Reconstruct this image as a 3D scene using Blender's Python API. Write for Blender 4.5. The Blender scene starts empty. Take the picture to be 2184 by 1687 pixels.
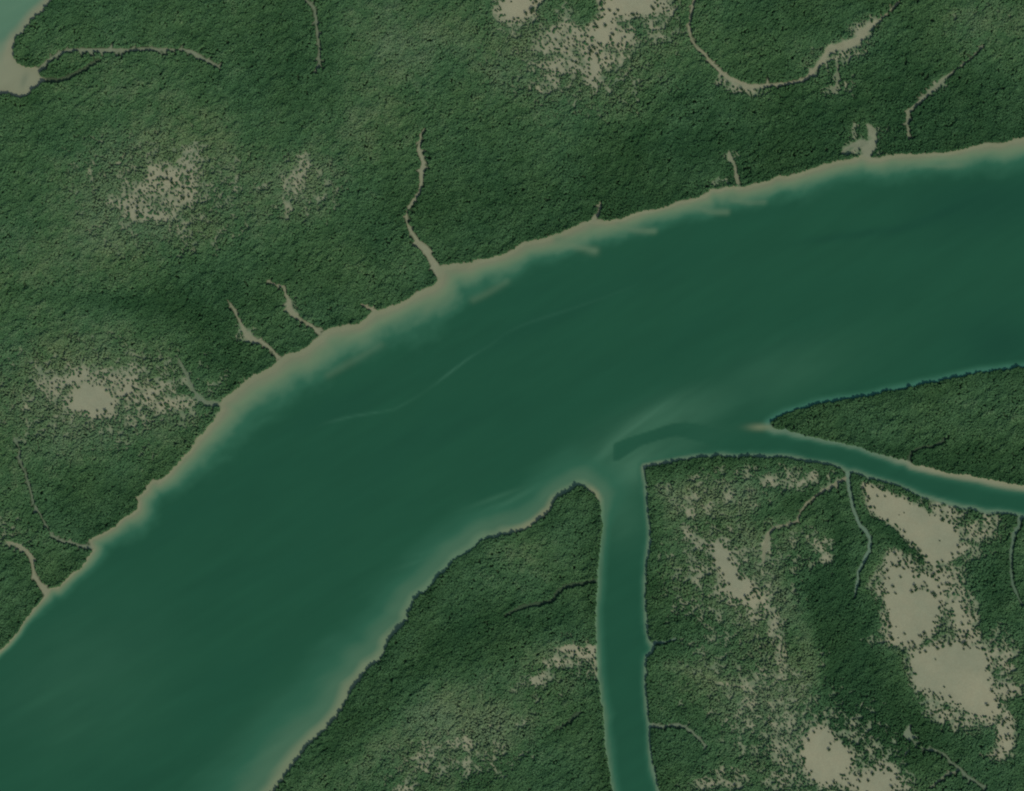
import bpy, bmesh, math, random
import numpy as np
from mathutils import Vector

# ------------------------------------------------------------------ camera, sky, sun, exposure
W, H, S = 2183.0, 1687.0, 1.4            # survey grid of the place and its size in metres per unit
CAM_H = 8000.0
sc = bpy.context.scene
col = sc.collection
cam = bpy.data.objects.new('camera', bpy.data.cameras.new('camera'))
col.objects.link(cam)
cam.location = (0, 0, CAM_H)
cam.data.sensor_fit = 'HORIZONTAL'
cam.data.sensor_width = 36
cam.data.lens = 36 * CAM_H / (W * S)
cam.data.clip_start = 10
cam.data.clip_end = 60000
sc.camera = cam

SUN_AZ, SUN_EL = math.radians(148), math.radians(41)
world = bpy.data.worlds.new('World')
sc.world = world
world.use_nodes = True
nt = world.node_tree
bg = nt.nodes['Background']
sky = nt.nodes.new('ShaderNodeTexSky')
sky.sky_type = 'NISHITA'
sky.sun_disc = False
sky.sun_elevation = SUN_EL
sky.sun_rotation = SUN_AZ
sky.air_density = 1.0
nt.links.new(sky.outputs[0], bg.inputs[0])
bg.inputs[1].default_value = 0.135
sun = bpy.data.objects.new('sun', bpy.data.lights.new('sun', 'SUN'))
col.objects.link(sun)
sun.data.energy = 2.7
sun.data.angle = math.radians(0.5)
sun.data.color = (1.0, 0.95, 0.88)
d = Vector((math.sin(SUN_AZ) * math.cos(SUN_EL), math.cos(SUN_AZ) * math.cos(SUN_EL), math.sin(SUN_EL)))
sun.rotation_euler = d.to_track_quat('Z', 'Y').to_euler()
sun.location = d * 3000
sc.view_settings.view_transform = 'Standard'
sc.view_settings.look = 'None'
sc.view_settings.exposure = 0.0
sc.view_settings.gamma = 1.0
sc.cycles.filter_width = 2.05

rng = np.random.default_rng(7)
random.seed(7)
K = np.array((0.775, 0.825, 0.90))                                  # sunlit white level; surface colours below are given as seen in full sun


def lin(rgb):
    c = np.asarray(rgb, dtype=np.float64) / 255.0
    return np.where(c <= 0.04045, c / 12.92, ((c + 0.055) / 1.055) ** 2.4)


def alb(rgb):
    return lin(rgb) / K


def sstep(a, b, x):
    t = np.clip((x - a) / (b - a), 0, 1)
    return t * t * (3 - 2 * t)


def mix(a, b, t):
    t = np.asarray(t)[..., None]
    return a * (1 - t) + b * t


# ------------------------------------------------------------------ noise
_lat = [np.random.default_rng(100 + i).random((256, 256)) for i in range(8)]


def vnoise(x, y, cell, k=0):
    L = _lat[k % 8]
    u = x / cell + 71.3 * k
    v = y / cell + 33.7 * k
    i = np.floor(u).astype(int)
    j = np.floor(v).astype(int)
    f = u - i
    g = v - j
    f = f * f * (3 - 2 * f)
    g = g * g * (3 - 2 * g)
    a = L[i & 255, j & 255]
    b = L[(i + 1) & 255, j & 255]
    c = L[i & 255, (j + 1) & 255]
    e = L[(i + 1) & 255, (j + 1) & 255]
    return (a * (1 - f) + b * f) * (1 - g) + (c * (1 - f) + e * f) * g - 0.5


def fbm(x, y, cell, k=0, octs=4):
    r, a, s = 0, 1.0, 0.0
    for o in range(octs):
        r = r + a * vnoise(x, y, cell / 2 ** o, k + o)
        s += a
        a *= 0.55
    return r / s * 2


def arot(x, y, deg, sx, sy):
    t = math.radians(deg)
    return (x * math.cos(t) + y * math.sin(t)) / sx, (-x * math.sin(t) + y * math.cos(t)) / sy


# ------------------------------------------------------------------ outlines of the land (survey units, y down)
NORTH_SHORE = [(0,1388),(15,1375),(25,1362),(37,1347),(50,1325),(67,1306),(82,1287),(97,1270),(107,1254),(122,1254),(140,1236),(155,1221),(175,1204),(190,1181),(197,1171),(190,1151),(200,1146),(225,1134),(245,1121),(262,1104),(282,1094),(292,1084),(293,1070),(288,1060),(310,1044),(315,1031),(327,1021),(337,1024),(360,1009),(377,986),(400,964),(420,936),(437,919),(452,899),(462,886),(472,871),(467,864),(475,851),(490,843),(500,832),(520,814),(546,797),(556,794),(583,779),(598,764),(616,752),(641,747),(658,734),(678,719),(683,712),(696,702),(721,694),(763,689),(783,674),(798,662),(811,659),(846,647),(868,634),(896,619),(916,612),(931,602),(936,584),(928,572),(943,564),(971,559),(1003,562),(1016,554),(1046,549),(1071,542),(1092,532),(1117,514),(1154,509),(1187,499),(1212,487),(1237,477),(1257,467),(1297,469),(1322,466),(1342,459),(1367,451),(1404,443),(1427,437),(1452,428),(1482,421),(1502,415),(1514,400),(1532,402),(1562,395),(1579,397),(1592,395),(1617,390),(1637,384),(1652,375),(1687,372),(1707,367),(1737,357),(1762,350),(1777,345),(1797,340),(1822,337),(1837,330),(1855,337),(1877,337),(1897,330),(1937,327),(1987,325),(2025,322),(2057,315),(2077,310),(2112,305),(2135,305),(2150,300),(2183,292)]
BAY = [(0,203),(22,200),(37,207),(50,208),(62,202),(70,192),(82,185),(92,176),(97,170),(85,163),(84,158),(86,150),(80,146),(75,143),(57,141),(42,135),(32,127),(31,112),(32,95),(37,80),(47,72),(57,60),(67,47),(80,32),(92,22),(102,12),(110,0)]
PEN = [(588,1685),(596,1670),(618,1642),(633,1622),(653,1597),(671,1577),(691,1560),(716,1532),(731,1510),(743,1485),(751,1470),(771,1450),(783,1425),(806,1412),(823,1392),(828,1367),(848,1347),(863,1332),(871,1320),(868,1310),(878,1295),(886,1277),(903,1265),(916,1254),(926,1241),(941,1226),(958,1209),(971,1194),(988,1184),(1008,1171),(1021,1156),(1033,1149),(1061,1147),(1073,1139),(1092,1136),(1117,1130),(1137,1119),(1157,1104),(1174,1089),(1184,1066),(1199,1054),(1217,1045),(1232,1036),(1242,1036),(1254,1046),(1267,1056),(1277,1071),(1281,1085),(1281,1105),(1283,1119),(1281,1144),(1278,1169),(1275,1206),(1274,1234),(1272,1265),(1269,1290),(1268,1327),(1268,1352),(1270,1382),(1272,1405),(1273,1435),(1277,1460),(1279,1490),(1285,1515),(1287,1552),(1289,1590),(1294,1622),(1298,1650),(1304,1687)]
DEL_W = [(1407,1687),(1404,1670),(1395,1640),(1390,1602),(1387,1552),(1384,1525),(1380,1490),(1378,1452),(1379,1415),(1382,1402),(1394,1392),(1395,1377),(1387,1365),(1383,1347),(1380,1310),(1378,1265),(1379,1231),(1383,1194),(1387,1156),(1388,1131),(1384,1094),(1382,1056),(1379,1029),(1376,1011),(1375,997)]
DEL_N = [(1392,994),(1407,991),(1422,989),(1442,984),(1467,980),(1492,976),(1517,976),(1534,973),(1567,977),(1602,975),(1637,977),(1662,976),(1700,979),(1720,986),(1747,989),(1777,994),(1792,1001),(1805,1009),(1822,1009),(1850,1019),(1882,1029),(1907,1036),(1937,1049),(1962,1061),(1987,1066),(2017,1076),(2050,1084),(2075,1086),(2100,1094),(2127,1094),(2152,1097),(2167,1101),(2183,1106)]
EAST_N = [(2183,784),(2152,786),(2125,791),(2087,794),(2062,799),(2030,806),(2000,814),(1965,819),(1937,827),(1912,832),(1882,837),(1862,843),(1837,847),(1807,851),(1777,856),(1750,859),(1725,867),(1700,876),(1675,882),(1652,894),(1640,903)]
EAST_S = [(1643,911),(1652,916),(1675,916),(1695,924),(1725,929),(1757,936),(1787,941),(1812,949),(1832,951),(1862,964),(1887,971),(1912,979),(1932,981),(1945,991),(1975,996),(2012,1004),(2037,1009),(2087,1016),(2120,1024),(2150,1029),(2183,1034)]
FAR = 6000
land = {
    'north': [(-5400,6000),(-300,1740),(-120,1525)] + NORTH_SHORE + [(2400,258),(2700,200),(9000,-1000),(9000,-FAR),(3000,-FAR),(420,-420),(230,-170),(150,-60)] + BAY[::-1] + [(-60,200),(-200,215),(-FAR,215)],
    'peninsula': [(-3200,6500),(300,2050),(540,1742)] + PEN + [(1330,1800),(1400,2000),(1400,6500)],
    'delta': [(1510,6500),(1510,2000),(1435,1800)] + DEL_W + DEL_N + [(2400,1150),(2700,1215),(9000,2600),(9000,6500)],
    'east': [(9000,-500),(2700,700),(2400,745)] + EAST_N + EAST_S + [(2400,1085),(2700,1150),(9000,2530)],
}
land = {k: np.array(v, dtype=np.float64) for k, v in land.items()}


def inside(poly, x, y):
    r = np.zeros(x.shape, bool)
    n = len(poly)
    for i in range(n):
        x1, y1 = poly[i]
        x2, y2 = poly[(i + 1) % n]
        if y1 == y2:
            continue
        c = ((y1 > y) != (y2 > y))
        r ^= c & (x < (x2 - x1) * (y - y1) / (y2 - y1) + x1)
    return r


def polydist(poly, x, y, closed=True):
    best = np.full(x.shape, 1e18)
    n = len(poly)
    for i in range(n if closed else n - 1):
        x1, y1 = poly[i]
        x2, y2 = poly[(i + 1) % n]
        dx, dy = x2 - x1, y2 - y1
        L = dx * dx + dy * dy + 1e-9
        t = np.clip(((x - x1) * dx + (y - y1) * dy) / L, 0, 1)
        q = (x - x1 - t * dx) ** 2 + (y - y1 - t * dy) ** 2
        np.minimum(best, q, out=best)
    return np.sqrt(best)


# ------------------------------------------------------------------ creeks: name, points (x, y, width), paleness, wetness
CREEKS = [
    ('narrow muddy creek curving in from the bay along the north of the dark islet', [(84,150,9),(95,138,8),(105,128,7),(125,116,7),(145,108,7),(170,106,6),(210,108,7),(250,108,7),(300,106,6),(350,105,5),(390,106,5),(410,112,9),(430,124,7),(450,133,5),(470,145,4)], .55, .35),
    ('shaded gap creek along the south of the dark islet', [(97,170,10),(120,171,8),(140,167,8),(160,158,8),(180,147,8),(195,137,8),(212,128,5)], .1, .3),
    ('faint creek running down from the top edge left of centre', [(650,-20,6),(653,2,6),(663,10,6),(671,22,5),(674,40,5),(677,75,5),(681,100,5),(680,137,4),(672,155,4)], .4, .3),
    ('long pale winding creek reaching the north bank with a wide muddy mouth', [(906,275,4),(897,287,4),(895,307,6),(893,320,7),(898,335,7),(902,347,8),(900,362,8),(898,387,7),(895,410,6),(886,422,6),(875,437,5),(867,452,4),(867,474,5),(876,492,8),(886,509,9),(893,522,16),(906,529,15),(916,547,13),(928,567,16),(937,584,20)], .8, .25),
    ('forked pale creek with a wide head and a thin tail to the north bank', [(571,599,4),(586,607,4),(606,612,5),(609,630,3),(616,642,9),(618,662,12),(628,674,9),(646,684,6),(663,694,6),(681,711,7)], .75, .2),
    ('pale creek with a broad triangular middle west of the forked creek', [(485,639,3),(500,662,4),(515,692,6),(522,708,9),(530,719,13),(546,727,9),(558,729,7),(571,739,6),(583,749,6),(594,761,8)], .75, .2),
    ('short pale creek notch in the north bank', [(771,649,4),(786,657,6),(803,664,8)], .8, .1),
    ('thin grey green creek winding down behind the widest beach', [(382,765,4),(392,789,4),(402,807,5),(412,832,5),(422,846,5),(440,860,5),(466,862,8)], .4, .4),
    ('pale creek in the far lower left of the north bank', [(15,1156,5),(37,1161,7),(55,1174,9),(65,1186,10),(70,1206,7),(72,1226,7),(82,1241,9),(92,1254,13),(101,1264,16)], .75, .2),
    ('short creek joining the river at a sandy notch on the lower left bank', [(110,1142,3),(130,1154,4),(150,1156,4),(170,1164,5),(194,1167,9)], .5, .4),
    ('faint overgrown creek along the left edge', [(30,936,4),(42,956,4),(41,976,4),(50,999,4),(57,1016,4),(60,1029,4),(72,1070,3),(90,1105,3),(110,1140,3)], .35, .4),
    ('long looping pale creek of the upper right ending in a broad sandy arm', [(1480,0,5),(1473,30,6),(1469,57,6),(1472,82,5),(1484,100,5),(1502,115,5),(1517,135,6),(1534,152,7),(1554,167,9),(1574,175,9),(1594,185,11),(1622,185,7),(1637,182,7),(1662,180,7),(1700,175,7),(1720,167,7),(1735,152,7),(1747,137,8),(1757,122,7),(1765,107,12),(1782,102,13),(1812,95,16),(1827,87,15),(1840,75,12),(1845,65,12),(1860,55,6),(1875,42,3),(1890,30,3),(1917,3,4)], .8, .15),
    ('faint spur of pale mud hanging below the sandy arm', [(1785,135,3),(1787,150,3),(1788,170,4),(1782,185,4),(1777,197,7)], .5, .2),
    ('straight diagonal creek in the upper right forest', [(2095,98,3),(2070,125,3),(2040,147,3),(2010,170,5),(1997,185,8),(1985,195,6),(1972,207,5),(1952,225,9),(1935,242,6),(1935,270,4),(1937,297,4)], .6, .25),
    ('wide creek mouth with two wooded islets on the right of the north bank', [(1850,268,6),(1860,280,14),(1864,297,12),(1856,312,22),(1848,322,24),(1846,338,16)], .7, .3),
    ('short muddy side arm of the wide creek mouth', [(1850,306,14),(1834,306,14),(1820,309,8),(1803,318,5),(1795,327,5)], .6, .3),
    ('small forked creek above the sandy north bank', [(1554,325,4),(1555,332,6),(1557,338,9),(1564,346,4),(1568,362,6),(1573,390,8)], .65, .2),
    ('thin sandy trickle to a notch in the north bank', [(1279,432,4),(1279,445,4),(1275,456,5),(1266,468,9)], .65, .2),
    ('grey green creek wandering south from the tributary through the delta', [(1807,1006,9),(1810,1044,7),(1820,1089,8),(1832,1119,8),(1845,1131,9),(1855,1149,8),(1852,1174,7),(1842,1194,7),(1830,1219,7),(1827,1244,7),(1822,1272,5)], .25, .9),
    ('pale creek running south west from the head of the grey green creek', [(1805,1020,6),(1792,1024,6),(1772,1036,5),(1750,1049,5),(1730,1064,4),(1717,1076,4),(1705,1094,4),(1700,1111,5),(1682,1119,5),(1660,1122,5),(1647,1129,6),(1637,1139,8),(1632,1160,8),(1628,1180,6),(1627,1200,6)], .65, .1),
    ('grey green creek along the right edge of the delta', [(2175,1104,11),(2171,1120,8),(2160,1144,7),(2155,1181,6),(2155,1219,5),(2159,1246,5),(2168,1268,4),(2180,1290,4)], .15, .6),
    ('short shaded inlet in the right bank of the southern channel', [(1390,1378,12),(1397,1369,6),(1410,1370,5),(1424,1367,4),(1440,1362,4)], .15, .9),
    ('grey creek entering the southern channel from the east low in the photo', [(1386,1545,10),(1407,1550,9),(1424,1547,6),(1447,1545,5),(1462,1552,4),(1477,1562,5),(1489,1575,5),(1504,1590,4)], .4, .5),
    ('thin creek from a triangular clearing to the lower right edge', [(1947,1580,3),(1952,1592,3),(1970,1597,4),(2000,1600,5),(2017,1612,5),(2030,1627,5),(2047,1640,6),(2062,1655,5),(2077,1665,5),(2100,1680,5)], .3, .4),
    ('pale zigzag side branch of the thin creek in the lower right', [(2045,1640,3),(2032,1647,4),(2015,1652,4),(2000,1665,4),(1985,1680,4)], .5, .3),
    ('triangular pale clearing at the head of the thin creek', [(1940,1545,4),(1936,1560,12),(1934,1566,17),(1944,1574,6)], .55, .5),
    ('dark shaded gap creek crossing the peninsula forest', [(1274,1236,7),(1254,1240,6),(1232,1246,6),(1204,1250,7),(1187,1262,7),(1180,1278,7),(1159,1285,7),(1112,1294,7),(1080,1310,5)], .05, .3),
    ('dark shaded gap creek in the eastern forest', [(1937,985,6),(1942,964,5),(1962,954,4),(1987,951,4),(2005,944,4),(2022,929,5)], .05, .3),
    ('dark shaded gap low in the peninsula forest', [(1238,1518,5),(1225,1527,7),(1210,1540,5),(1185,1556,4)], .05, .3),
]

# ------------------------------------------------------------------ bare salt flats
# patches (cx, cy, rx, ry, angle, strength)
PATCH = [
    (1100,15,34,26,-30,1.35),(1112,2,40,12,0,1.2),(1340,8,66,26,0,1.25),(1400,14,40,20,0,.85),(1285,62,36,34,30,1.15),(1320,85,45,22,0,.9),(1200,72,60,22,0,.82),(1190,100,40,18,0,.85),
    (1262,150,18,34,0,1.0),(1262,112,26,30,0,1.0),(1205,140,62,22,0,.8),(1300,125,50,22,0,.7),(1240,100,150,105,0,.5),(1180,180,60,25,0,.5),(1390,60,50,50,0,.55),
    (330,398,70,34,-20,.86),(405,370,26,60,0,.8),(290,432,56,26,0,.82),(315,458,50,14,0,.92),(370,420,55,28,0,.82),(355,410,160,95,0,.5),(400,490,85,40,0,.45),
    (638,375,20,44,20,.66),(612,428,12,44,0,.6),(655,400,60,60,0,.45),(690,370,25,30,0,.5),
    (195,852,46,32,10,1.3),(160,806,24,22,0,1.0),(240,810,62,26,0,.8),(300,840,72,32,0,.72),(110,822,38,36,0,.66),(370,860,50,18,0,.68),(205,882,56,12,0,.72),(220,845,185,90,0,.52),
    (15,1130,30,30,0,.5),(60,1150,40,20,0,.4),
    (1482,1152,34,12,45,.85),(1520,1170,30,14,35,.85),(1548,1205,20,46,-25,1.25),(1574,1252,36,24,35,1.3),(1592,1272,26,18,0,1.1),(1622,1295,32,30,45,.85),(1655,1335,22,50,0,.82),(1665,1395,14,40,0,.8),(1535,1225,95,100,0,.52),(1620,1300,80,80,0,.5),
    (1455,1082,44,14,30,.68),(1520,1060,95,42,0,.5),(1640,1028,18,14,0,.82),(1735,1018,14,18,0,.8),(1575,1008,50,14,0,.5),(1690,1020,70,24,0,.5),
    (1755,1165,20,15,0,.86),(1762,1186,14,25,0,.72),(1635,1170,14,50,0,.7),(1680,1190,75,55,0,.42),
    (2020,1092,44,22,20,.75),(2085,1128,44,26,0,.75),(2100,1115,30,20,0,.7),
    (1905,1192,18,18,0,1.1),(1925,1240,46,40,0,1.25),(2000,1240,48,34,0,.95),(2045,1310,34,50,0,.9),(2062,1352,26,26,0,1.0),
    (2030,1528,64,22,20,.8),(2130,1400,34,55,0,.75),(2152,1470,26,14,0,1.15),(2143,1566,18,42,0,1.1),(2130,1608,30,14,0,.8),(1925,1368,60,12,0,.7),
    (1868,1668,60,24,0,1.3),(1890,1640,26,14,20,1.05),(1740,1600,135,95,0,.56),(1670,1660,50,30,0,.6),(1537,1672,60,12,0,.72),(1560,1650,50,16,20,.55),
    (1600,1400,130,65,0,.42),(1640,1500,110,85,0,.5),(1567,1462,56,5,10,.66),(1690,1430,60,60,0,.42),(1660,1530,60,40,0,.55),(1480,1480,60,40,0,.3),
    (1215,1384,26,8,0,1.05),(1262,1383,14,8,0,1.1),(1240,1399,40,12,0,.85),(1200,1412,40,14,0,.78),(1150,1446,55,14,-25,.6),(1268,1410,9,32,0,.75),(1205,1420,90,45,-20,.42),
    (991,1585,22,20,0,.68),(950,1630,80,20,-15,.6),(855,1681,26,10,0,.7),(930,1645,40,12,0,.66),(975,1605,130,70,-15,.44),(1080,1600,60,60,0,.3),
    (1900,1065,40,20,30,.7),(2080,1180,30,20,0,.5),(2100,30,70,30,0,.28),(1790,112,62,24,-20,.62),(1840,60,34,20,-30,.62),(1850,290,40,24,0,.45),(1830,325,40,14,0,.5),(1780,180,34,30,0,.45),(1580,188,50,14,15,.6),(2000,180,20,12,-40,.6),(620,655,18,18,0,.5),(520,712,26,14,0,.55),(560,390,30,20,0,.35),(1540,390,30,10,0,.5),(1555,335,16,10,0,.55),
]
HOLES = [(1256,20,22,28,.9),(1246,45,14,12,.4),(1845,1290,8,8,.5),(1700,1330,60,50,.3)]
FLAT_POLYS = [
    [(1837,1031),(1875,1039),(1907,1056),(1962,1081),(2000,1099),(2037,1119),(2047,1139),(2045,1155),(2072,1166),(2027,1194),(1995,1206),(1977,1204),(1962,1181),(1937,1156),(1912,1126),(1862,1096),(1852,1081),(1845,1061)],
    [(1895,1262),(2008,1262),(2004,1300),(1985,1345),(1962,1362),(1937,1372),(1905,1366),(1894,1340),(1894,1300)],
    [(1952,1395),(1987,1382),(2037,1377),(2075,1385),(2112,1395),(2100,1427),(2107,1465),(2132,1502),(2112,1535),(2095,1527),(2062,1510),(2025,1490),(1982,1477),(1957,1452),(1947,1420)],
    [(1720,1577),(1742,1557),(1765,1560),(1777,1580),(1797,1597),(1810,1615),(1807,1640),(1792,1660),(1757,1670),(1737,1660),(1720,1635),(1715,1615)],
]
# name of each flat, its middle
FLATS = [
    ('salt flat at the top edge', (1270,70)),
    ('speckled flat in the upper left forest', (345,410)),
    ('faint clearing right of the speckled flat', (640,400)),
    ('oval flat in the left forest', (200,845)),
    ('triangular flat below the tributary', (1950,1120)),
    ('diagonal flat east of the southern channel', (1565,1235)),
    ('flat below the triangular one', (1950,1280)),
    ('largest flat near the right edge', (2040,1450)),
    ('flats at the bottom edge', (1790,1620)),
    ('sandy clearing west of the channel', (1230,1395)),
    ('small clearing north of the diagonal flat', (1640,1060)),
]
TONES = [(1800,230,300,120,-.36),(1400,340,220,90,-.22),(850,120,130,110,.28),(760,280,140,80,.18),(200,250,150,150,.08),(60,330,60,120,-.12),(450,650,170,80,-.16),(330,640,120,30,-.18),(620,120,60,150,-.12),(100,600,120,150,.12),
         (470,765,90,60,-.28),(1000,420,150,80,-.12),(200,1080,150,60,-.1),(1000,1560,160,80,.3),(1120,1180,80,40,.18),(1120,1330,110,40,-.14),(1180,1510,60,60,-.14),(1800,1400,60,130,-.2),(1870,1560,120,60,-.32),(2130,1250,50,160,-.18),
         (1450,1350,60,60,-.14),(1700,1250,60,70,-.1),(1980,880,170,50,.06),(2000,980,120,30,-.32),(1750,900,80,30,-.12),(250,500,150,80,.12),(1620,60,90,60,-.16),(1700,110,60,50,.12),(1480,1000,120,20,-.2),(140,155,60,16,-.35),(400,140,150,40,.05),
         (1100,250,120,100,.02),(2080,60,100,60,.16),(780,560,150,80,-.08),(1460,1120,40,60,.1),(1780,1330,50,170,-.25),(1840,1520,110,50,-.25),(1930,1160,22,45,-.2),(2110,1260,40,110,-.18),(1690,1320,50,70,-.12),(1990,1600,110,50,-.2),(1520,1060,80,40,.3),(1640,1500,110,90,.3),(1570,1300,90,60,.2),(1700,1190,40,60,.2),(1420,1370,40,50,-.15),(1440,1560,60,40,-.1),(1060,1540,120,70,.2),(1000,1400,120,60,-.18),(1200,1290,90,40,-.2),(1300,430,220,50,-.15),(1750,310,230,40,-.16),(2050,220,120,70,-.14),(350,420,200,130,.25),(200,840,200,110,.25),(1240,110,190,110,.25),(640,395,80,70,.2),(900,60,120,60,.14),(120,950,120,60,.15)]

# ------------------------------------------------------------------ fields on a regular grid
M = 110.0
G = 2.5
gx = np.arange(-M, W + M + G, G)
gy = np.arange(-M, H + M + G, G)
X, Y = np.meshgrid(gx, gy)


def upsample(coarse, step):
    ny, nx = X.shape
    u = np.arange(nx) * G / step
    v = np.arange(ny) * G / step
    i = np.minimum(u.astype(int), coarse.shape[1] - 2)
    j = np.minimum(v.astype(int), coarse.shape[0] - 2)
    f = (u - i)[None, :]
    g = (v - j)[:, None]
    a = coarse[np.ix_(j, i)]
    b = coarse[np.ix_(j, i + 1)]
    c = coarse[np.ix_(j + 1, i)]
    e = coarse[np.ix_(j + 1, i + 1)]
    return (a * (1 - f) + b * f) * (1 - g) + (c * (1 - f) + e * f) * g


CS = 5.0
cx_, cy_ = np.meshgrid(np.arange(-M, W + M + 3 * CS, CS), np.arange(-M, H + M + 3 * CS, CS))
LD = {}                                   # signed distance to the tree line of every land, positive inside
for k, p in land.items():
    d_ = polydist(p, cx_, cy_)
    LD[k] = upsample(np.where(inside(p, cx_, cy_), d_, -d_), CS)
names = list(land)
stack = np.stack([LD[k] for k in names])
LAND = stack.max(0)
WHICH = stack.argmax(0)
wob = 3.0 * fbm(X, Y, 26, 2, 3) + 2.2 * vnoise(X, Y, 6, 5) + 1.5 * vnoise(X, Y, 12, 6)
LANDW = LAND + wob                        # ragged tree line


def creek_fields():
    dist = np.full(X.shape, 99.0)
    idx = np.full(X.shape, -1)
    rr = random.Random(3)
    for ci, (nm, pts, pale, wet) in enumerate(CREEKS):
        segs = list(zip(pts[:-1], pts[1:]))
        if pale > .25:                    # ragged twigs of mud along the banks
            for (x1, y1, w1), (x2, y2, w2) in list(segs):
                L = math.hypot(x2 - x1, y2 - y1)
                for _ in range(int(L / 13 + rr.random())):
                    t = rr.random()
                    a = math.atan2(y2 - y1, x2 - x1) + rr.choice((-1, 1)) * rr.uniform(.5, 1.4)
                    ln_ = rr.uniform(4, 13) + .4 * w1
                    bx, by = x1 + (x2 - x1) * t, y1 + (y2 - y1) * t
                    segs.append(((bx, by, .8 * w1), (bx + ln_ * math.cos(a), by + ln_ * math.sin(a), .5)))
        for (x1, y1, w1), (x2, y2, w2) in segs:
            pad = 40
            i0 = max(int((min(x1, x2) - pad + M) / G), 0)
            i1 = min(int((max(x1, x2) + pad + M) / G) + 1, X.shape[1])
            j0 = max(int((min(y1, y2) - pad + M) / G), 0)
            j1 = min(int((max(y1, y2) + pad + M) / G) + 1, X.shape[0])
            if i1 <= i0 or j1 <= j0:
                continue
            x = X[j0:j1, i0:i1]
            y = Y[j0:j1, i0:i1]
            dx, dy = x2 - x1, y2 - y1
            t = np.clip(((x - x1) * dx + (y - y1) * dy) / (dx * dx + dy * dy + 1e-9), 0, 1)
            q = np.hypot(x - x1 - t * dx, y - y1 - t * dy) - 0.5 * (w1 + (w2 - w1) * t)
            sub = dist[j0:j1, i0:i1]
            m = q < sub
            sub[m] = q[m]
            idx[j0:j1, i0:i1][m] = ci
    return dist, idx


CREEK, CREEK_I = creek_fields()
for (ix, iy, iw, ih) in ((1850,295,9,7),(1822,329,17,8)):         # wooded islets in the wide mouth
    CREEK = np.maximum(CREEK, 7 * (1 - np.hypot((X - ix) / iw, (Y - iy) / ih)))
CREEK = CREEK + 1.6 * vnoise(X, Y, 7, 1) + 2.0 * vnoise(X, Y, 16, 3)

B = np.zeros(X.shape)
for (cx, cy, rx, ry, ang, st) in PATCH:
    u, v = arot(X - cx, Y - cy, ang, rx, ry)
    q = np.sqrt(u * u + v * v)
    q = q * (.74 if st < .6 else .84)
    B = np.maximum(B, (st + (.07 if st < .6 else .12 if cx < 700 and cy < 900 or cy < 200 else .05)) * np.exp(-0.55 * q ** 2.6))
for p, soft in zip(FLAT_POLYS, (20, 44, 50, 44)):
    p = np.array(p, float)
    dd = polydist(p, X, Y)
    dd = np.where(inside(p, X, Y), dd, -dd)
    B = np.maximum(B, 1.45 * sstep(-soft, 14 + .2 * soft, dd))
for (cx, cy, rx, ry, st) in HOLES:
    B = B - st * np.exp(-(((X - cx) / rx) ** 2 + ((Y - cy) / ry) ** 2))
N2 = fbm(X, Y, 22, 4, 3)
N1 = fbm(X, Y, 9, 6, 2)
BN = B + (0.26 * N2 + 0.30 * N1) * sstep(1.45, .9, B) * sstep(.05, .3, B)
T = np.full(X.shape, 0.34)
for (cx, cy, rx, ry, st) in TONES:
    T += st * np.exp(-(((X - cx) / rx) ** 2 + ((Y - cy) / ry) ** 2))
T += 0.20 * fbm(X, Y, 150, 3, 3) + 0.10 * fbm(X, Y, 40, 1, 2)
BANDS = [([(1690,1180),(1740,1250),(1790,1330),(1830,1420),(1880,1520),(1960,1600)],40,-.24),([(1865,1105),(1910,1140),(1950,1180),(1980,1220)],14,-.3),([(1600,1050),(1590,1130),(1625,1210),(1690,1300),(1740,1400),(1700,1480)],22,.22),
         ([(1400,1240),(1480,1330),(1560,1360),(1600,1420)],22,-.16),([(1420,1420),(1500,1440),(1580,1465),(1660,1500)],13,.22),([(1440,1500),(1560,1560),(1640,1600)],20,-.16),([(1500,1120),(1560,1100),(1640,1090),(1700,1070)],16,-.15),([(1400,1040),(1480,1090),(1560,1100)],14,.16),
         ([(1650,1060),(1690,1130),(1660,1200),(1640,1260)],12,.18),([(1760,1030),(1780,1100),(1800,1180),(1770,1260)],14,-.16),([(700,1600),(850,1470),(960,1360),(1090,1300)],26,-.18),([(760,1640),(900,1520),(1040,1440),(1180,1380)],24,.16),([(1000,1680),(1120,1600),(1240,1540)],20,-.14),
         ([(30,620),(120,640),(250,640),(380,660),(480,700)],16,-.14),([(150,240),(260,190),(380,200),(470,270),(490,360)],18,.1),([(700,90),(690,180),(720,260),(690,330)],18,-.12),([(1480,180),(1420,230),(1330,330)],20,-.12),([(660,1330),(730,1230)],1,0)]
for pts, w_, st in BANDS:
    T += 1.35 * st * np.exp(-(upsample(polydist(np.array(pts, float), cx_, cy_, closed=False), CS) / w_) ** 2)
T += 0.20 * sstep(.05, .5, B)
T += 0.16 * fbm(X, Y, 15, 6, 2)
T -= 0.16 * sstep(45, 5, LAND)
T = np.clip(T, 0, 1)
# relief of the canopy: long low swells and small ridges running north east
ax_, ay_ = arot(X, Y, -35, 1.0, 0.55)
CAN = fbm(ax_, ay_, 15, 2, 2) + 0.45 * fbm(ax_, ay_, 34, 4, 2) + 0.3 * fbm(X, Y, 90, 5, 2)


def at(F, x, y):
    u = np.clip((x + M) / G, 0, X.shape[1] - 1.001)
    v = np.clip((y + M) / G, 0, X.shape[0] - 1.001)
    i = u.astype(int)
    j = v.astype(int)
    f = u - i
    g = v - j
    return (F[j, i] * (1 - f) + F[j, i + 1] * f) * (1 - g) + (F[j + 1, i] * (1 - f) + F[j + 1, i + 1] * f) * g


def metres(x, y):
    return (x - W / 2) * S, -(y - H / 2) * S


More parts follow.
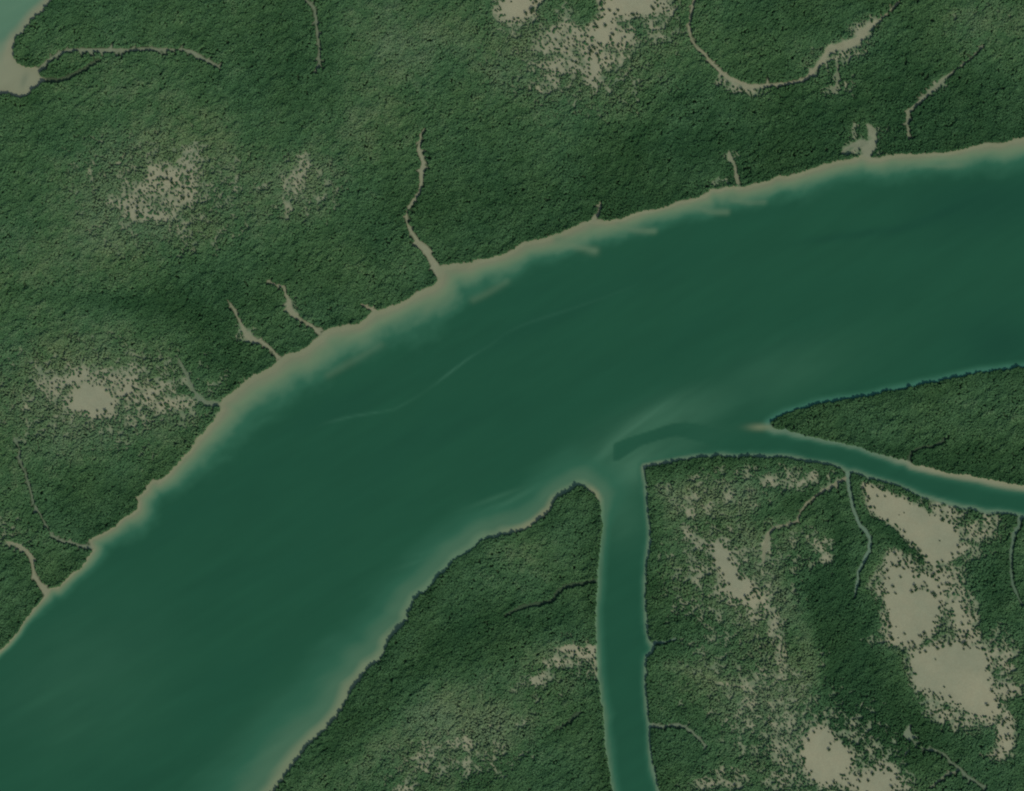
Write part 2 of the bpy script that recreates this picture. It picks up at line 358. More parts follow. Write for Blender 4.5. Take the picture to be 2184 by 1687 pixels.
# ------------------------------------------------------------------ colour of bare ground, mud and water
MUD = lin((110,117,92)) / K
MUD2 = lin((104,118,88)) / K
SHAL = lin((68,105,80)) / K
TEAL = lin((42,88,66)) / K
DEEP = lin((29,73,52)) / K
DARKW = lin((24,66,49)) / K


def ramp(u, stops):
    out = np.broadcast_to(stops[0][1], u.shape + (3,)).copy()
    for (a, ca), (b, cb) in zip(stops[:-1], stops[1:]):
        t = sstep(a, b, u) if False else np.clip((u - a) / (b - a), 0, 1)
        m = u >= a
        out[m] = (ca[None, :] * (1 - t[m, None]) + cb[None, :] * t[m, None])
    return out


NW = np.array([(-3000,14),(0,13),(60,14),(110,22),(200,30),(260,32),(300,46),(350,42),(420,50),(480,68),(560,84),(650,86),(760,78),(860,74),(940,82),(1050,64),(1150,56),(1260,60),(1330,44),(1430,40),(1520,46),(1640,48),(1750,50),(1850,50),(2000,48),(2100,52),(2183,60),(5000,60)])


def water_colour(x, y, dn, dp, dd_, de):
    """x, y survey units; distances outward from the tree line of each land"""
    u1, v1 = arot(x, y, -28, 3.2, 1.0)
    n = fbm(u1, v1, 30, 1, 3)
    nb = fbm(u1, v1, 90, 6, 3)
    base = mix(np.broadcast_to(DEEP, x.shape + (3,)), np.broadcast_to(DARKW, x.shape + (3,)), np.clip(.15 + .5 * nb, 0, 1) * .6)
    tq = np.zeros(x.shape)
    for (cx, cy, rx, ry, ang, st) in [(1340,1000,120,45,-35,.55),(1230,1035,90,30,-35,.5),(1500,865,130,40,-20,.24),(1420,900,150,42,-22,.45),(910,1190,50,5,-20,.35),(930,1172,40,4,-15,.3),(850,1290,60,6,-58,.4),(1120,1050,70,6,-28,.3),(1060,1060,60,5,-20,.25),(1360,905,90,7,-36,.6),(1660,800,170,55,-18,.18),(1420,945,110,40,-20,.35),(170,1450,180,140,-40,.15),(1300,960,90,14,-40,.35),(1400,885,110,11,-33,.4),
                                    (900,1230,80,16,-55,.25),(830,1330,60,12,-58,.3),(1330,1100,50,60,0,.25),(950,1160,60,14,-30,.2),(560,1600,140,60,-50,.12)]:
        a, b = arot(x - cx, y - cy, ang, rx, ry)
        tq = np.maximum(tq, st * np.exp(-(a * a + b * b) * .9))
    tq = tq * (1 + .35 * n)
    base = mix(base, np.broadcast_to(lin((62,104,80)) / K, x.shape + (3,)), np.clip(tq * 1.5, 0, 1) * .8)
    # pale silt streak thrown up river from the junction, thin streaks along the lower bank
    for pts, w_, st in (([(1190,1045),(1250,1005),(1300,950),(1350,905),(1400,875),(1450,845),(1490,820)], 11, .62), ([(790,1355),(830,1300),(870,1250),(900,1215)], 4.5, .4), ([(880,1203),(910,1190),(945,1180)], 3, .4), ([(895,1185),(925,1172),(950,1168)], 3, .35), ([(1060,1085),(1110,1060),(1170,1030)], 5, .35), ([(1000,1110),(1050,1080),(1090,1070)], 4, .3), ([(235,1150),(265,1140),(290,1128)], 4, .35)):
        q = np.array(pts, float)
        sd = polydist(q, x, y, closed=False) + 3 * n
        base = mix(base, np.broadcast_to(lin((60,101,78)) / K, x.shape + (3,)), (.72 if w_ > 10 else 1) * st * np.exp(-(sd / w_) ** 2) * (sstep(1500, 1360, x) if w_ > 10 else 1))
    # dark tongue of clear tributary water at the confluence
    tongue = np.array([(1308,946),(1337,934),(1392,916),(1429,904),(1462,899),(1500,906),(1560,925),(1640,935),(1640,962),(1560,960),(1442,930),(1404,939),(1367,951),(1332,974),(1322,981),(1308,984)], float)
    td = polydist(tongue, x, y)
    td = np.where(inside(tongue, x, y), td, -td)
    base = mix(base, np.broadcast_to(lin((29,73,53)) / K, x.shape + (3,)), sstep(-2, 3, td) * .85 * sstep(1640, 1420, x))
    for (cx, cy, rx, ry, ang, st) in [(2090,430,170,60,-10,.7),(2130,730,90,60,0,.7),(700,880,120,25,-25,.4),(1150,690,160,25,-25,.35),(1900,350,60,12,-10,.5),(1830,500,120,9,-8,.6),(1990,462,110,10,-22,.6)]:
        a, b = arot(x - cx, y - cy, ang, rx, ry)
        base = mix(base, np.broadcast_to(DARKW * .93, x.shape + (3,)), np.clip(st * np.exp(-(a * a + b * b)), 0, 1))
    # thin foam and silt line drifting down the middle of the river
    line = np.array([(640,925),(690,903),(760,886),(800,880),(840,873),(890,846),(930,818),(965,790),(1005,760),(1045,736),(1075,712),(1110,695),(1160,677),(1215,660),(1290,634),(1340,615),(1420,575)], float)
    ld = polydist(line + 0, x, y, closed=False) + 2.5 * n
    base = mix(base, np.broadcast_to(lin((60,104,82)) / K, x.shape + (3,)), np.exp(-(np.clip(ld, 0, 99) / 3.2) ** 2) * np.clip(.26 + .5 * vnoise(x, y, 60, 3), 0, .45) * sstep(650, 740, x) * (1 - .3 * sstep(950, 1050, x)) * (1 - sstep(1150, 1400, x)))
    # north shore
    w = np.interp(x, NW[:, 0], NW[:, 1])
    un = np.clip(dn, 0, 1e5) / (.92 * w) * (1 + .24 * n + .10 * fbm(x, y, 14, 3, 2)) 
    cn = ramp(un, [(0, MUD), (.14, MUD * .93), (.38, lin((92,114,86)) / K), (.68, SHAL * .96), (.90, TEAL), (1.45, DEEP)])
    an = sstep(1.7, .85, un)
    base = mix(base, cn, an)
    for pts, w_, st in (([(1190,512),(1225,525),(1268,535)], 9, .75), ([(1320,480),(1350,490),(1394,493)], 6, .6), ([(1480,440),(1510,450),(1550,453)], 6, .55), ([(1560,425),(1595,433),(1630,431)], 5, .5), ([(1960,350),(2000,355),(2047,351)], 7, .55), ([(1010,640),(1040,625),(1080,600)], 8, .35), ([(700,800),(760,765),(810,735)], 9, .3)):
        sd = polydist(np.array(pts, float), x, y, closed=False) + 3.5 * n
        base = mix(base, np.broadcast_to(lin((86,110,84)) / K, x.shape + (3,)), st * np.exp(-(sd / w_) ** 2))
    # peninsula: wide dim shallows on the river side, pale beach by the tip
    tip = np.exp(-(((x - 1140) / 75) ** 2 + ((y - 1105) / 55) ** 2)) + np.exp(-(((x - 1268) / 18) ** 2 + ((y - 1052) / 22) ** 2))
    low = sstep(1180, 1500, y)
    chan = sstep(1256, 1278, x) * sstep(1020, 1130, y)
    wp = 16 * chan + (62 + 34 * low) * (1 - chan)
    up = np.clip(dp, 0, 1e5) / wp * (1 + .25 * n)
    mudp = mix(np.broadcast_to(lin((78,112,85)) / K, x.shape + (3,)), np.broadcast_to(lin((112,120,92)) / K, x.shape + (3,)), np.clip(.15 + low * .55 + tip, 0, 1) * (1 - .75 * chan * (1 - np.clip(tip, 0, 1))))
    cp = ramp(up, [(0, np.zeros(3)), (1, np.zeros(3))])
    t1 = sstep(.08, .34, up)
    cp = mix(mudp, np.broadcast_to(SHAL * .86, x.shape + (3,)), t1)
    cp = mix(cp, np.broadcast_to(TEAL, x.shape + (3,)), sstep(.35, .9, up))
    base = mix(base, cp, sstep(1.7, .55, up))
    # delta: thin bright rim
    ud = np.clip(dd_, 0, 1e5) / (13 + 3 * n)
    edge = lin((88,112,88)) / K
    edge2 = lin((106,120,95)) / K
    corner = np.exp(-(((x - 1385) / 40) ** 2 + ((y - 992) / 18) ** 2))
    cd = mix(np.broadcast_to(edge, x.shape + (3,)), np.broadcast_to(edge2, x.shape + (3,)), np.clip(corner, 0, 1))
    cd = mix(cd, np.broadcast_to(TEAL * .95, x.shape + (3,)), sstep(.15, .9, ud))
    base = mix(base, cd, sstep(1.5, .5, ud))
    # east land: hardly any rim on the river side, pale mud along the tributary
    south = sstep(900, 912, y - (x - 1640) * .15 * (x > 1640))
    ue = np.clip(de, 0, 1e5) / (12 + 8 * sstep(1800, 2100, x) * south + 3 * n)
    rim = mix(np.broadcast_to(lin((52,99,80)) / K, x.shape + (3,)), np.broadcast_to(lin((118,123,98)) / K, x.shape + (3,)), south * np.clip(.35 + .65 * sstep(1850, 2000, x) , 0, 1))
    spit = np.exp(-(((x - 1622) / 26) ** 2 + ((y - 911) / 7) ** 2))
    ce = mix(rim, np.broadcast_to(TEAL, x.shape + (3,)), sstep(.25, 1.0, ue))
    base = mix(base, ce, sstep(1.6, .5, ue))
    base = mix(base, np.broadcast_to(lin((102,114,86)) / K, x.shape + (3,)), np.clip(spit, 0, 1) * .85)
    # the silty bay of the upper left corner
    bay = (x < 260) & (y < 260) & (y < 900 - x * 2)
    bt = np.clip(sstep(30, 6, dn) * .85 + sstep(60, 150, y) + .25 * n, 0, 1)
    cb = mix(np.broadcast_to(lin((77,110,87)) / K, x.shape + (3,)), np.broadcast_to(lin((114,120,96)) / K, x.shape + (3,)), bt)
    smear = np.exp(-(((x - 52 - (y - 170) * -.3) / 7) ** 2 + ((y - 172) / 18) ** 2))
    cb = mix(cb, np.broadcast_to(lin((86,100,80)) / K, x.shape + (3,)), np.clip(smear * .55, 0, 1))
    base = np.where(bay[..., None], cb, base)
    fl1, fl2 = arot(x, y, -30, 7.0, 1.0)
    base = base * (1 + .03 * n + .05 * fbm(fl1, fl2, 16, 2, 2))[..., None]
    return base


def ground_colour():
    u_dark = lin((34,54,33)) / K
    u_olive = lin((50,70,46)) / K
    scrub = lin((82,102,76)) / K
    salt = lin((129,130,105)) / K
    salt2 = lin((117,122,99)) / K
    sh = X.shape + (3,)
    c = mix(np.broadcast_to(u_dark, sh), np.broadcast_to(u_olive, sh), T)
    c = mix(c, np.broadcast_to(scrub, sh), sstep(.12, .46, BN))
    s = mix(np.broadcast_to(salt, sh), np.broadcast_to(salt2, sh), np.clip(.5 + .9 * fbm(X, Y, 60, 1, 3) + .35 * N1, 0, 1))
    c = mix(c, s, sstep(.44, .94, BN + .22 * vnoise(X, Y, 5, 2)))
    pale = np.array([q[2] for q in CREEKS] + [0.0])
    wet = np.array([q[3] for q in CREEKS] + [0.0])
    cr = mix(np.broadcast_to(lin((44,66,46)) / K, sh), np.broadcast_to(lin((124,124,99)) / K, sh), np.clip(pale[CREEK_I] * 1.15, 0, 1))  # lowest paleness: dark mud with the shade of narrow gaps put into its colour
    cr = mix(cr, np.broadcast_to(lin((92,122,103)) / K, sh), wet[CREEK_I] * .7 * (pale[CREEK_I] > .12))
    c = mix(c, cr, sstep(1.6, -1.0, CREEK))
    return c * (1 + .07 * N1 + .05 * vnoise(X, Y, 4, 7))[..., None]


DN, DP, DD, DE = [np.clip(-LD[k], 0, 1e5) for k in names]
WCOL = water_colour(X, Y, DN, DP, DD, DE)
GCOL = ground_colour()
# past the tree line the ground is the same silt that the shallows carry
GCOL = mix(GCOL, WCOL, sstep(2.5, -1.5, LANDW))
exposed = np.where(WHICH == 0, .16 * np.interp(X, NW[:, 0], NW[:, 1]), 2.5)
Z = 0.75 + .12 * N2 + .25 * np.clip(B, 0, 1)
Z = np.where(CREEK < 3, Z - .45 * sstep(2.5, -1.5, CREEK), Z)
Z = np.where(LANDW < 0, np.minimum(Z, .75 + LANDW * (.75 / np.maximum(exposed, 1))), Z)
Z = np.maximum(Z, -3)


# ------------------------------------------------------------------ materials
def new_mat(name):
    m = bpy.data.materials.new(name)
    m.use_nodes = True
    return m, m.node_tree, m.node_tree.nodes['Principled BSDF']


def attr(nt, name):
    a = nt.nodes.new('ShaderNodeAttribute')
    a.attribute_name = name
    return a


def noise_node(nt, scale, detail=3):
    g = nt.nodes.new('ShaderNodeNewGeometry')
    n = nt.nodes.new('ShaderNodeTexNoise')
    n.inputs['Scale'].default_value = scale
    n.inputs['Detail'].default_value = detail
    nt.links.new(g.outputs['Position'], n.inputs['Vector'])
    return n


def mat_soil():
    m, nt, b = new_mat('soil')
    a = attr(nt, 'soil_colour')
    n = noise_node(nt, .45, 5)
    mr = nt.nodes.new('ShaderNodeMapRange')
    mr.inputs[1].default_value, mr.inputs[2].default_value, mr.inputs[3].default_value, mr.inputs[4].default_value = .3, .7, .9, 1.1
    nt.links.new(n.outputs['Fac'], mr.inputs[0])
    mx = nt.nodes.new('ShaderNodeMix')
    mx.data_type, mx.blend_type = 'RGBA', 'MULTIPLY'
    mx.inputs[0].default_value = 1
    nt.links.new(a.outputs['Color'], mx.inputs[6])
    nt.links.new(mr.outputs[0], mx.inputs[7])
    nt.links.new(mx.outputs[2], b.inputs['Base Color'])
    b.inputs['Roughness'].default_value = .95
    b.inputs['Specular IOR Level'].default_value = .1
    bp = nt.nodes.new('ShaderNodeBump')
    bp.inputs['Strength'].default_value = .4
    bp.inputs['Distance'].default_value = .25
    nt.links.new(n.outputs['Fac'], bp.inputs['Height'])
    nt.links.new(bp.outputs[0], b.inputs['Normal'])
    return m


def mat_water():
    m, nt, b = new_mat('silty_water')
    a = attr(nt, 'silt_colour')
    nt.links.new(a.outputs['Color'], b.inputs['Base Color'])
    b.inputs['Roughness'].default_value = .22
    b.inputs['Specular IOR Level'].default_value = .12
    n = noise_node(nt, .12, 4)
    bp = nt.nodes.new('ShaderNodeBump')
    bp.inputs['Strength'].default_value = .25
    bp.inputs['Distance'].default_value = .4
    nt.links.new(n.outputs['Fac'], bp.inputs['Height'])
    nt.links.new(bp.outputs[0], b.inputs['Normal'])
    return m


def mat_leaf():
    m, nt, b = new_mat('mangrove_leaves')
    t = attr(nt, 'tone')
    r = nt.nodes.new('ShaderNodeValToRGB')
    e = r.color_ramp.elements
    e[0].position, e[0].color = 0.0, (*(lin((32,61,33)) / K), 1)
    e[1].position, e[1].color = 1.0, (*(lin((84,102,73)) / K), 1)
    k = r.color_ramp.elements.new(.45)
    k.color = (*(lin((54,83,52)) / K), 1)
    nt.links.new(t.outputs['Fac'], r.inputs[0])
    n = noise_node(nt, .6, 4)
    mr = nt.nodes.new('ShaderNodeMapRange')
    mr.inputs[1].default_value, mr.inputs[2].default_value, mr.inputs[3].default_value, mr.inputs[4].default_value = .3, .7, .86, 1.14
    nt.links.new(n.outputs['Fac'], mr.inputs[0])
    mx = nt.nodes.new('ShaderNodeMix')
    mx.data_type, mx.blend_type = 'RGBA', 'MULTIPLY'
    mx.inputs[0].default_value = 1
    nt.links.new(r.outputs[0], mx.inputs[6])
    nt.links.new(mr.outputs[0], mx.inputs[7])
    big = noise_node(nt, .0045, 3)
    hue = nt.nodes.new('ShaderNodeValToRGB')
    hue.color_ramp.elements[0].position, hue.color_ramp.elements[0].color = .38, (.93, 1.0, 1.0, 1)
    hue.color_ramp.elements[1].position, hue.color_ramp.elements[1].color = .62, (1.02, 1.01, .92, 1)
    nt.links.new(big.outputs['Fac'], hue.inputs[0])
    m2 = nt.nodes.new('ShaderNodeMix')
    m2.data_type, m2.blend_type = 'RGBA', 'MULTIPLY'
    m2.inputs[0].default_value = 1
    nt.links.new(mx.outputs[2], m2.inputs[6])
    nt.links.new(hue.outputs[0], m2.inputs[7])
    nt.links.new(m2.outputs[2], b.inputs['Base Color'])
    b.inputs['Roughness'].default_value = .8
    b.inputs['Specular IOR Level'].default_value = .15
    return m


def mat_bark():
    m, nt, b = new_mat('bark')
    n = noise_node(nt, 4, 4)
    r = nt.nodes.new('ShaderNodeValToRGB')
    r.color_ramp.elements[0].color = (.09, .07, .05, 1)
    r.color_ramp.elements[1].color = (.22, .18, .14, 1)
    nt.links.new(n.outputs['Fac'], r.inputs[0])
    nt.links.new(r.outputs[0], b.inputs['Base Color'])
    b.inputs['Roughness'].default_value = .9
    return m


SOIL, WATER, LEAF, BARK = mat_soil(), mat_water(), mat_leaf(), mat_bark()


def tag(o, label=None, cat=None, group=None, kind=None):
    for k, v in (('label', label), ('category', cat), ('group', group), ('kind', kind)):
        if v:
            o[k] = v
    return o


def raw_mesh(name, co, faces, mat, colour=None, colour_name=None, tone=None, smooth=False):
    """faces: (n, k) array, all with k corners"""
    me = bpy.data.meshes.new(name)
    n, k = faces.shape
    me.vertices.add(len(co))
    me.vertices.foreach_set('co', np.ascontiguousarray(co, dtype=np.float32).ravel())
    me.loops.add(n * k)
    me.loops.foreach_set('vertex_index', np.ascontiguousarray(faces, dtype=np.int32).ravel())
    me.polygons.add(n)
    me.polygons.foreach_set('loop_start', np.arange(0, n * k, k, dtype=np.int32))
    if colour is not None:
        a = me.attributes.new(colour_name, 'FLOAT_COLOR', 'POINT')
        a.data.foreach_set('color', np.concatenate([np.clip(colour, 0, 1), np.ones((len(co), 1))], 1).astype(np.float32).ravel())
    if tone is not None:
        a = me.attributes.new('tone', 'FLOAT', 'POINT')
        a.data.foreach_set('value', tone.astype(np.float32))
    me.polygons.foreach_set('use_smooth', np.full(n, smooth, dtype=bool))
    me.materials.append(mat)
    me.update()
    o = bpy.data.objects.new(name, me)
    col.objects.link(o)
    return o


def grid_object(name, facemask, x, y, z, c, cname, mat):
    ny, nx = x.shape
    ids = np.arange(ny * nx).reshape(ny, nx)
    q = np.stack([ids[1:, :-1], ids[1:, 1:], ids[:-1, 1:], ids[:-1, :-1]], -1)[facemask]
    used, inv = np.unique(q, return_inverse=True)
    mx_, my_ = metres(x.ravel()[used], y.ravel()[used])
    co = np.stack([mx_, my_, z.ravel()[used]], 1)
    return raw_mesh(name, co, inv.reshape(-1, 4), mat, c.reshape(-1, 3)[used], cname, smooth=True)


def fc(F):                                # value in the middle of each cell
    return .25 * (F[1:, 1:] + F[:-1, 1:] + F[1:, :-1] + F[:-1, :-1])


# ------------------------------------------------------------------ ground sheet, salt flats, mud banks, creek beds: cells of one seamless sheet
zc = fc(Z)
landc = fc(LANDW)
creekc = fc(CREEK)
ci = CREEK_I[:-1, :-1]
bc = fc(BN)
xc, yc = fc(X), fc(Y)
free = zc > -1.2
cat_creek = free & (creekc < 0) & (landc > -4)
cat_mud = free & ~cat_creek & (landc <= 0)
cat_salt = free & ~cat_creek & ~cat_mud & (bc > .80)
fm = np.array([f[1] for f in FLATS], float)
fl_i = np.argmin((xc[..., None] - fm[:, 0]) ** 2 + (yc[..., None] - fm[:, 1]) ** 2, -1)
cat_ground = free & ~cat_creek & ~cat_mud & ~cat_salt
tag(grid_object('ground', cat_ground, X, Y, Z, GCOL, 'soil_colour', SOIL), 'dark green to olive soil under the mangrove forests', None, None, 'structure')
for i, (nm, _) in enumerate(FLATS):
    m = cat_salt & (fl_i == i)
    if m.any():
        tag(grid_object('salt_flat', m, X, Y, Z, GCOL, 'soil_colour', SOIL), 'bare pale tan ' + nm, None, None, 'structure')
for i, k in enumerate(names):
    m = cat_mud & (WHICH[:-1, :-1] == i)
    lab = {'north': 'long pale mud bank below the north forest', 'peninsula': 'thin mud bank round the peninsula forest', 'delta': 'thin mud bank round the delta forest', 'east': 'pale mud bank along the eastern forest'}[k]
    if m.any():
        tag(grid_object('mud_bank', m, X, Y, Z, GCOL, 'soil_colour', SOIL), lab, None, None, 'structure')
for i, q in enumerate(CREEKS):
    m = cat_creek & (ci == i)
    if m.any():
        tag(grid_object('creek', m, X, Y, Z, GCOL, 'soil_colour', SOIL), q[0], None, None, 'structure')

# ------------------------------------------------------------------ water, cut at the confluence into river, channel, tributary and bay
wx, wy = X[::2, ::2], Y[::2, ::2]
wc = WCOL[::2, ::2]
wl = fc(LAND[::2, ::2])
wxc, wyc = fc(wx), fc(wy)
show = wl < 9
is_bay = (wxc < 260) & (wyc < 260) & (wyc < 900 - wxc * 2)
is_chan = (wyc > 1050) & (wxc > 1255) & (wxc < 1530)
is_trib = (wxc > 1560) & (wyc > 905 + (wxc - 1640) * .16) & (wyc < 1300)
is_river = ~is_bay & ~is_chan & ~is_trib
wz = np.zeros(wx.shape)
for nm, m, lab in (('river', is_river, 'broad dark green river crossing the photo'), ('channel', is_chan, 'straight side channel running down to the bottom edge'), ('tributary', is_trib, 'narrow tributary curving off to the right edge'), ('bay', is_bay, 'pale silty bay in the upper left corner')):
    tag(grid_object(nm, m & show, wx, wy, wz, wc, 'silt_colour', WATER), lab, None, None, 'structure')

# ------------------------------------------------------------------ the same delta going on beyond the photograph, coarse
ox = np.concatenate([np.arange(-FAR, -M, 118.0), [-M], np.arange(0, W, 118.0), [W + M - (W + 2 * M) % G + G * 0], np.arange(W + M + 118, W + FAR, 118.0)])
ox = np.unique(np.concatenate([np.linspace(-5000, gx[0], 50), np.linspace(gx[0], gx[-1], 40), np.linspace(gx[-1], W + 5000, 50)]))
oy = np.unique(np.concatenate([np.linspace(-5000, gy[0], 50), np.linspace(gy[0], gy[-1], 34), np.linspace(gy[-1], H + 5000, 50)]))
OX, OY = np.meshgrid(ox, oy)
osd = {}
for k, p in land.items():
    d_ = polydist(p, OX, OY)
    osd[k] = np.where(inside(p, OX, OY), d_, -d_)
OL = np.stack([osd[k] for k in names]).max(0)
oc = mix(np.broadcast_to(lin((44,72,46)) / K, OX.shape + (3,)), np.broadcast_to(lin((66,90,62)) / K, OX.shape + (3,)), np.clip(.5 + fbm(OX, OY, 400, 2, 3), 0, 1))
owc = np.broadcast_to(DEEP, OX.shape + (3,))
oxc, oyc = fc(OX), fc(OY)
ring = ~((oxc > gx[0]) & (oxc < gx[-1]) & (oyc > gy[0]) & (oyc < gy[-1]))
tag(grid_object('terrain', ring & (fc(OL) > 0), OX, OY, np.full(OX.shape, .7), oc, 'soil_colour', SOIL), 'forested delta going on beyond the photo', None, None, 'structure')
tag(grid_object('water', ring & (fc(OL) <= 0), OX, OY, np.full(OX.shape, -.02), owc, 'silt_colour', WATER), 'river water going on beyond the photo', None, None, 'structure')

# ------------------------------------------------------------------ trees
def crown_proto(seed):
    """irregular leafy dome, seven lobes round"""
    r = random.Random(seed)
    n = 7
    co = []
    for k, (z, q) in enumerate(((0.0, .85), (.55, 1.0), (.88, .64))):
        for i in range(n):
            a = 2 * math.pi * (i + .5 * (k % 2)) / n + r.uniform(-.2, .2)
            f = q * r.uniform(.74, 1.22)
            co.append((f * math.cos(a), f * math.sin(a), max(z + (r.uniform(-.13, .13) if k else 0), 0)))
    co.append((r.uniform(-.15, .15), r.uniform(-.15, .15), 1.0))
    fa = []
    for k in range(2):
        for i in range(n):
            j = (i + 1) % n
            a0, a1, b0, b1 = k * n + i, k * n + j, (k + 1) * n + i, (k + 1) * n + j
            if k % 2 == 0:
                fa += [(a0, a1, b0), (a1, b1, b0)]
            else:
                fa += [(a0, a1, b1), (a0, b1, b0)]
    for i in range(n):
        fa.append((2 * n + i, 2 * n + (i + 1) % n, 3 * n))
    return np.array(co), np.array(fa)


PROTOS = [crown_proto(s) for s in range(10)]
SP = 3.9
hx, hy = np.meshgrid(np.arange(-M, W + M, SP), np.arange(-M, H + M, SP * .866))
hx = hx + (np.arange(hx.shape[0]) % 2)[:, None] * SP / 2
px = (hx + rng.uniform(-.42, .42, hx.shape) * SP).ravel()
py = (hy + rng.uniform(-.42, .42, hy.shape) * SP).ravel()
ln = at(LANDW, px, py)
keep = ln > 0.5
px, py, ln = px[keep], py[keep], ln[keep]
bn = at(BN, px, py)
ck = at(CREEK, px, py)
u_, v_ = arot(px, py, -35, 1.0, .6)
gap = fbm(u_, v_, 10, 3, 2) + .35 * fbm(u_, v_, 40, 6, 2)
dens = 1 - .70 * sstep(.26, .84, bn) - .296 * sstep(.86, 1.28, bn)
dens *= 1 - .5 * sstep(-.34, -.6, gap)
rnd = rng.random(len(px))
keep = (ck > 2.3) & (rnd < dens)
px, py, ln, bn, dens, ck = px[keep], py[keep], ln[keep], bn[keep], dens[keep], ck[keep]
tone = at(T, px, py) + rng.normal(0, .05, len(px)) + .14 * at(CAN, px, py)
can = at(CAN, px, py)
thin = sstep(.22, .75, bn)
rad = SP * S * rng.uniform(.70, 1.0, len(px)) * (1 - .60 * thin + .24 * sstep(.55, .9, bn)) * np.where(thin > .3, rng.uniform(.5, 1.4, len(px)), 1)
hgt = np.clip(7.4 + 5.4 * can + rng.normal(0, .45, len(px)), 3.2, 14) * (1 - .45 * thin)
edge = sstep(22, 2, ln)
hgt = hgt * (1 + .22 * edge) * (1 + .12 * sstep(14, 3, ck) * (bn < .5))
tone = np.clip(tone - .42 * sstep(.5, .95, bn), 0, 1)
which = np.array([at(LD[k], px, py) for k in names]).argmax(0)

# the lone bushes that can be told apart on the bare flats
cand = np.where((bn > .62) & (px > 4) & (px < W - 4) & (py > 4) & (py < H - 4) & (at(CREEK, px, py) > 6))[0]
lone = []
if len(cand):
    cx, cy = px[cand], py[cand]
    near = np.empty(len(cand))
    for i in range(len(cand)):
        dd = np.hypot(px - cx[i], py - cy[i])
        dd[cand[i]] = 99
        near[i] = dd.min()
    order = np.argsort(-(near + .6 * rad[cand] + 6 * np.clip(bn[cand] - .8, 0, .4)))
    lone = cand[order[:300]]
is_lone = np.zeros(len(px), bool)
is_lone[lone] = True

ISLET = np.array([(84,160),(88,148),(96,141),(106,132),(126,120),(146,112),(170,109),(212,112),(212,126),(195,134),(180,143),(160,154),(140,163),(120,168),(100,168)], float)
on_islet = inside(ISLET, px, py)


def forest(name, sel, label):
    idx = np.where(sel)[0]
    if not len(idx):
        return
    pid = rng.integers(0, len(PROTOS), len(idx))
    cos, fas, tns, off = [], [], [], 0
    for p, (pc, pf) in enumerate(PROTOS):
        t = idx[pid == p]
        if not len(t):
            continue
        a = rng.uniform(0, 2 * math.pi, len(t))
        ca, sa = np.cos(a)[:, None], np.sin(a)[:, None]
        sq = rng.uniform(.85, 1.18, len(t))[:, None]
        xl = pc[None, :, 0] * rad[t][:, None] * sq
        yl = pc[None, :, 1] * rad[t][:, None] / sq
        mx_, my_ = metres(px[t], py[t])
        z0 = at(Z, px[t], py[t]) - .15
        v = np.stack([xl * ca - yl * sa + mx_[:, None], xl * sa + yl * ca + my_[:, None], pc[None, :, 2] * hgt[t][:, None] + z0[:, None]], -1)
        nv = pc.shape[0]
        f = pf[None] + (np.arange(len(t)) * nv)[:, None, None] + off
        off += len(t) * nv
        cos.append(v.reshape(-1, 3))
        fas.append(f.reshape(-1, 3))
        jit = rng.uniform(-.05, .05, (len(t), nv))
        tns.append(np.clip(tone[t][:, None] + jit, 0, 1).ravel())
    o = raw_mesh(name, np.concatenate(cos), np.concatenate(fas), LEAF, tone=np.concatenate(tns))
    return tag(o, label, 'forest', None, 'stuff')


FL = {'north': 'largest mangrove forest filling the north bank of the river', 'peninsula': 'mangrove forest on the peninsula between the river and the southern channel', 'delta': 'patchy mangrove forest round the pale flats in the lower right', 'east': 'dense dark mangrove forest between the river and the tributary on the right'}
for i, k in enumerate(names):
    forest('mangrove_forest', (which == i) & ~is_lone & ~on_islet, FL[k])
forest('mangrove_forest', on_islet & ~is_lone, 'small dark mangrove islet between two creeks beside the upper left bay')


# lone bushes: short branching trunk on prop roots, crown of leaf tufts
def tube(bm, a, b, ra, rb, n=5):
    a, b = Vector(a), Vector(b)
    q = (b - a).to_track_quat('Z', 'Y')
    rings = []
    for p, r in ((a, ra), (b, rb)):
        rings.append([bm.verts.new(p + q @ Vector((r * math.cos(2 * math.pi * i / n), r * math.sin(2 * math.pi * i / n), 0))) for i in range(n)])
    for i in range(n):
        j = (i + 1) % n
        bm.faces.new((rings[0][i], rings[0][j], rings[1][j], rings[1][i]))
    bm.faces.new(rings[1])


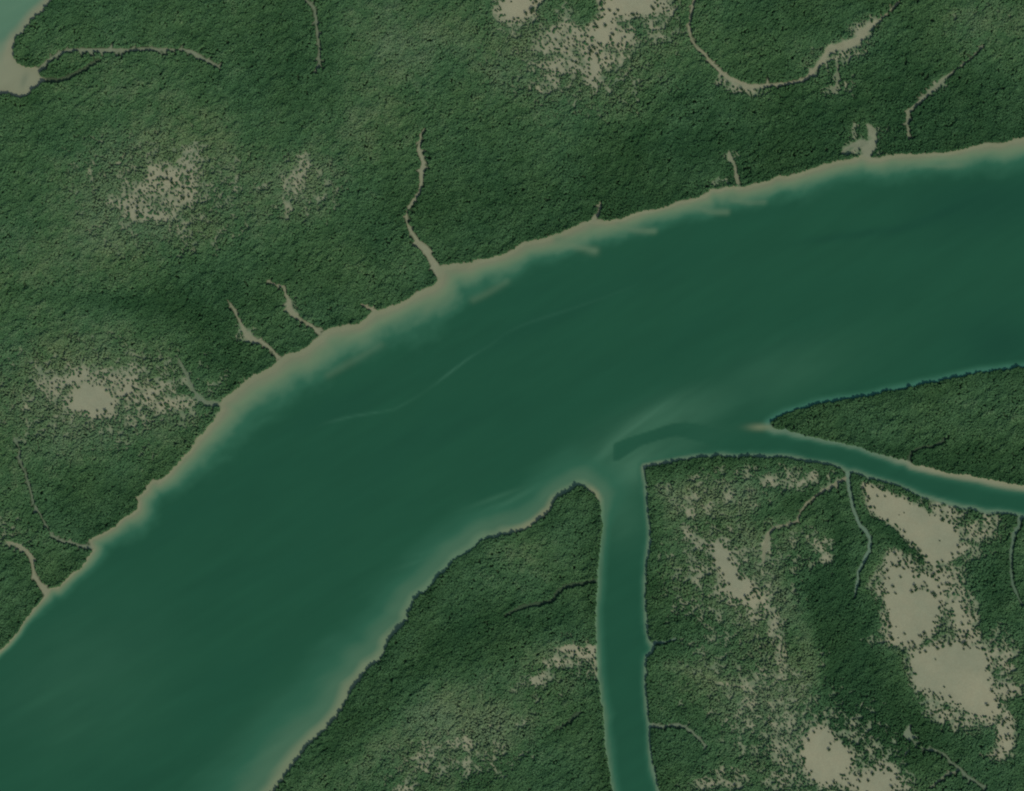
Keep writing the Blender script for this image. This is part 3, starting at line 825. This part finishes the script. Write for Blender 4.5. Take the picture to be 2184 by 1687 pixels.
def bush_meshes(seed):
    r = random.Random(seed)
    bm = bmesh.new()
    tube(bm, (0, 0, -.2), (.1, .05, 1.7), .22, .15, 6)
    for i in range(5):
        a = 2 * math.pi * i / 5 + r.uniform(-.3, .3)
        tube(bm, (.7 * math.cos(a), .7 * math.sin(a), -.3), (.06 * math.cos(a), .06 * math.sin(a), .9), .05, .07, 4)
    tips = []
    for i in range(5):
        a = 2 * math.pi * i / 5 + r.uniform(-.4, .4)
        tip = (1.3 * math.cos(a), 1.3 * math.sin(a), r.uniform(2.2, 3.1))
        tube(bm, (.1, .05, r.uniform(1.2, 1.65)), tip, .11, .04, 4)
        tips.append(tip)
    tm = bpy.data.meshes.new('trunk')
    bm.to_mesh(tm)
    bm.free()
    tm.materials.append(BARK)
    vs, fs, tn = [], [], []
    for c in range(30):
        t = Vector(tips[c % 5]) * r.uniform(.55, 1.1)
        t += Vector((r.gauss(0, .75), r.gauss(0, .75), r.gauss(.35, .45)))
        t.z = max(t.z, .9)
        base_t = r.uniform(-.12, .12)
        for k in range(11):
            p = t + Vector((r.gauss(0, .42), r.gauss(0, .42), r.gauss(0, .3)))
            n = Vector((r.gauss(0, .6), r.gauss(0, .6), 1)).normalized()
            u = n.orthogonal().normalized()
            w = n.cross(u)
            s1, s2 = r.uniform(.3, .55), r.uniform(.2, .34)
            i0 = len(vs)
            for a, b in ((1, 0), (0, 1), (-1, 0), (0, -1)):
                vs.append(p + u * a * s1 + w * b * s2 - n * (.12 if a else 0))
                tn.append(base_t)
            fs.append((i0, i0 + 1, i0 + 2, i0 + 3))
    cm = bpy.data.meshes.new('crown')
    cm.from_pydata([tuple(v) for v in vs], [], fs)
    a = cm.attributes.new('tone', 'FLOAT', 'POINT')
    a.data.foreach_set('value', np.array([.16 + q for q in tn], dtype=np.float32))
    cm.materials.append(LEAF)
    return tm, cm


BUSH = [bush_meshes(50 + i) for i in range(5)]
fi = np.argmin((px[lone][:, None] - fm[None, :, 0]) ** 2 + (py[lone][:, None] - fm[None, :, 1]) ** 2, -1)
for g in range(len(FLATS)):
    mem = [lone[i] for i in np.where(fi == g)[0]]
    if not mem:
        continue
    ext = {}
    if len(mem) > 5:
        for word, key in (('northernmost', lambda q: py[q]), ('southernmost', lambda q: -py[q]), ('westernmost', lambda q: px[q]), ('easternmost', lambda q: -px[q]), ('largest', lambda q: -rad[q])):
            q = min([m for m in mem if m not in ext], key=key)
            ext[q] = word
    for q in mem:
        tm, cm = BUSH[random.randrange(len(BUSH))]
        s = rad[q] / 2.3 * random.uniform(.9, 1.15)
        e = bpy.data.objects.new('mangrove_bush', None)
        e.empty_display_size = 1
        mx_, my_ = metres(px[q], py[q])
        e.location = (mx_, my_, float(at(Z, px[q:q + 1], py[q:q + 1])[0]))
        e.rotation_euler = (0, 0, random.uniform(0, 6.28))
        e.scale = (s, s, s * random.uniform(.85, 1.15))
        col.objects.link(e)
        if q in ext:
            lab = f'{ext[q]} lone mangrove bush of the {FLATS[g][0]}'
        else:
            lab = f'small dark bush among those dotting the {FLATS[g][0]}'
        tag(e, lab, 'bush', f'lone bushes of the {FLATS[g][0]}')
        for nm, me in (('trunk', tm), ('crown', cm)):
            o = bpy.data.objects.new(nm, me)
            o.parent = e
            col.objects.link(o)
print('trees', len(px), 'lone', len(lone))
